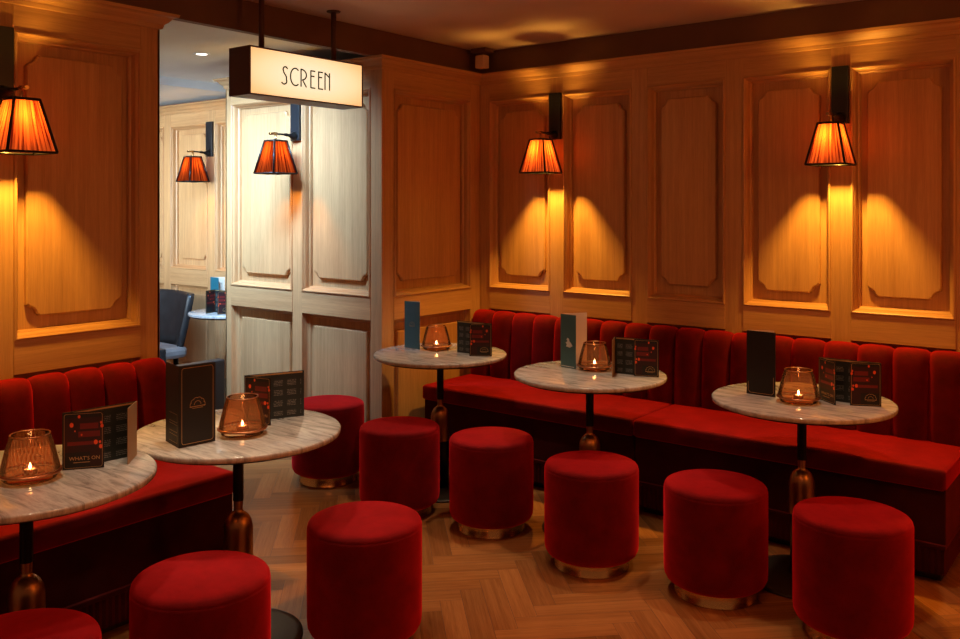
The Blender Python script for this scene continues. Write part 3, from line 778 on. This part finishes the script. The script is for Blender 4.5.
# ------------------------------------------------------------------ chairs beyond the opening
t = thing('side_chair', 'black leather chair with grey seat against the far panelling', 'chair', (-6.30, 3.78, 0), 0, 'furniture beyond the opening')
mb = MB(); rows = []
for z, w, y in ((.40,.30,.24),(.55,.315,.27),(.68,.335,.29),(.83,.355,.31),(.862,.348,.318)):
    rows.append([(w*u, y - .06*abs(u)**2.2*1.6, z) for u in [k/8-1 for k in range(17)]])
mb.grid(rows); o = mb.build('backrest', M['leather'], t, fix=False); m_ = o.modifiers.new('th', 'SOLIDIFY'); m_.thickness = .05; m_.offset = 0
mb = MB(); mb.box(-.33, .33, -.30, .21, .37, .46); mb.build('seat', M['grey_leather'], t, bevel=.03)
for sx in (-1, 1):
    for sy in (-1, 1):
        mb = MB(); mb.tube([(sx*.22, sy*.20 - .03, .40), (sx*.235, sy*.215 - .03, 0)], [.022, .014], 10); mb.build('leg', M['black'], t)
t = thing('tub_chair', 'low black leather tub chair half hidden behind the side banquette end', 'armchair', (-5.07, 3.146, 0), 0, 'furniture beyond the opening')
mb = MB(); pts = []
for k in range(25):   # horseshoe: from one arm front round the back to the other arm front; the chair faces +y
    u = k/24; a = PI*(1 + u)
    if u < .25: p = (-.29, .27 - (u/.25)*.40)
    elif u > .75: p = (.29, .27 - ((1-u)/.25)*.40)
    else:
        b = PI + (u-.25)/.5*PI; p = (.29*math.cos(b), -.13 + .17*math.sin(b))
    hz = .570 + .12*max(0, 1 - abs(u-.5)/.26)**1.2
    pts.append((p, hz))
rows = [[(p[0], p[1], .16 + (hz-.16)*v) for p, hz in pts] for v in (0, .25, .5, .75, 1)]
mb.grid(rows); o = mb.build('tub_shell', M['leather'], t, fix=False); m_ = o.modifiers.new('th', 'SOLIDIFY'); m_.thickness = .07; m_.offset = 1
b_ = o.modifiers.new('b', 'BEVEL'); b_.width = .012; b_.segments = 3; b_.angle_limit = math.radians(60)
mb = MB(); mb.box(-.25, .25, -.12, .26, .28, .455); mb.build('seat_pad', M['grey_leather'], t, bevel=.03)
for sx in (-1, 1):
    for y in (-.18, .23):
        mb = MB(); mb.tube([(sx*.24, y, .20), (sx*.26, y, 0)], [.022, .014], 10); mb.build('leg', M['black'], t)

# ------------------------------------------------------------------ light
WARM = (1, .80, .56)
for x, y, e, a in ((-2.6, 1.95, 48, 40), (-2.65, 1.25, 34, 40), (-3.0, 3.55, 42, 48), (-2.15, 3.55, 40, 48), (-1.2, 3.6, 36, 48), (-2.2, 2.2, 34, 46), (-2.25, 1.5, 20, 30), (-2.0, 2.9, 22, 60)):
    light('downlight', 'SPOT', (x, y, ZC-.02), e, WARM, .04, (0,0,0), spot_size=math.radians(a), spot_blend=.6)
for x, y, e in ((-.9, 1.2, 26), (.4, 2.5, 20), (-1.6, -.3, 17), (-.3, 3.3, 16)):
    light('room_fill', 'SPOT', (x, y, ZC-.03), e, (1, .21, .022), .12, (0,0,0), spot_size=math.radians(165), spot_blend=.8)  # unseen orange fill added under the ceiling to warm the walls
COOL = (.37, .63, 1.0)
light('passage_wash', 'AREA', (-4.35, 2.65, 2.44), 58, COOL, (1.3, .15), (math.radians(46), 0, math.radians(28)), spread=math.radians(95))
light('passage_fill', 'AREA', (-5.1, 1.6, 1.7), 10, (.62, .84, 1), (1.1, .8), (PI/2, 0, math.radians(14)), spread=math.radians(50))  # unseen cool fill added for the far wall and chairs
light('lobby_fill', 'AREA', (-6.6, 1.6, 1.7), 19, (.72, .88, 1), (1.6, 1.3), (PI/2, 0, math.radians(8)), spread=math.radians(56))  # added cool fill for the far panelling, no window modelled here
light('room_fill', 'POINT', (.9, 2.9, 1.95), 32, (1, .28, .035), .1)  # added fill without a fixture, throws orange onto the passage reveals
light('ceiling_fill', 'SPOT', (-.7, 1.1, 1.8), 70, (1, .50, .30), .1, (PI, 0, 0), spot_size=math.radians(150), spot_blend=1)  # added fill pointing up to brighten the ceiling, no fixture
light('passage_downlight', 'SPOT', (-4.745, 3.267, 2.465), 10, (.8, .92, 1), .03, (0,0,0), spot_size=math.radians(120), spot_blend=.6)
w = bpy.data.worlds.new('world'); SC.world = w; w.use_nodes = True
w.node_tree.nodes['Background'].inputs[0].default_value = (1, .42, .2, 1); w.node_tree.nodes['Background'].inputs[1].default_value = .16

SC.view_settings.view_transform = 'Standard'; SC.view_settings.look = 'None'; SC.view_settings.gamma = 1; SC.view_settings.exposure = 0
SC.view_settings.use_curve_mapping = False
SC.cycles.use_denoising = True; SC.cycles.max_bounces = 8; SC.cycles.transparent_max_bounces = 12
SC.cycles.sample_clamp_indirect = 4; SC.cycles.caustics_reflective = False; SC.cycles.caustics_refractive = False
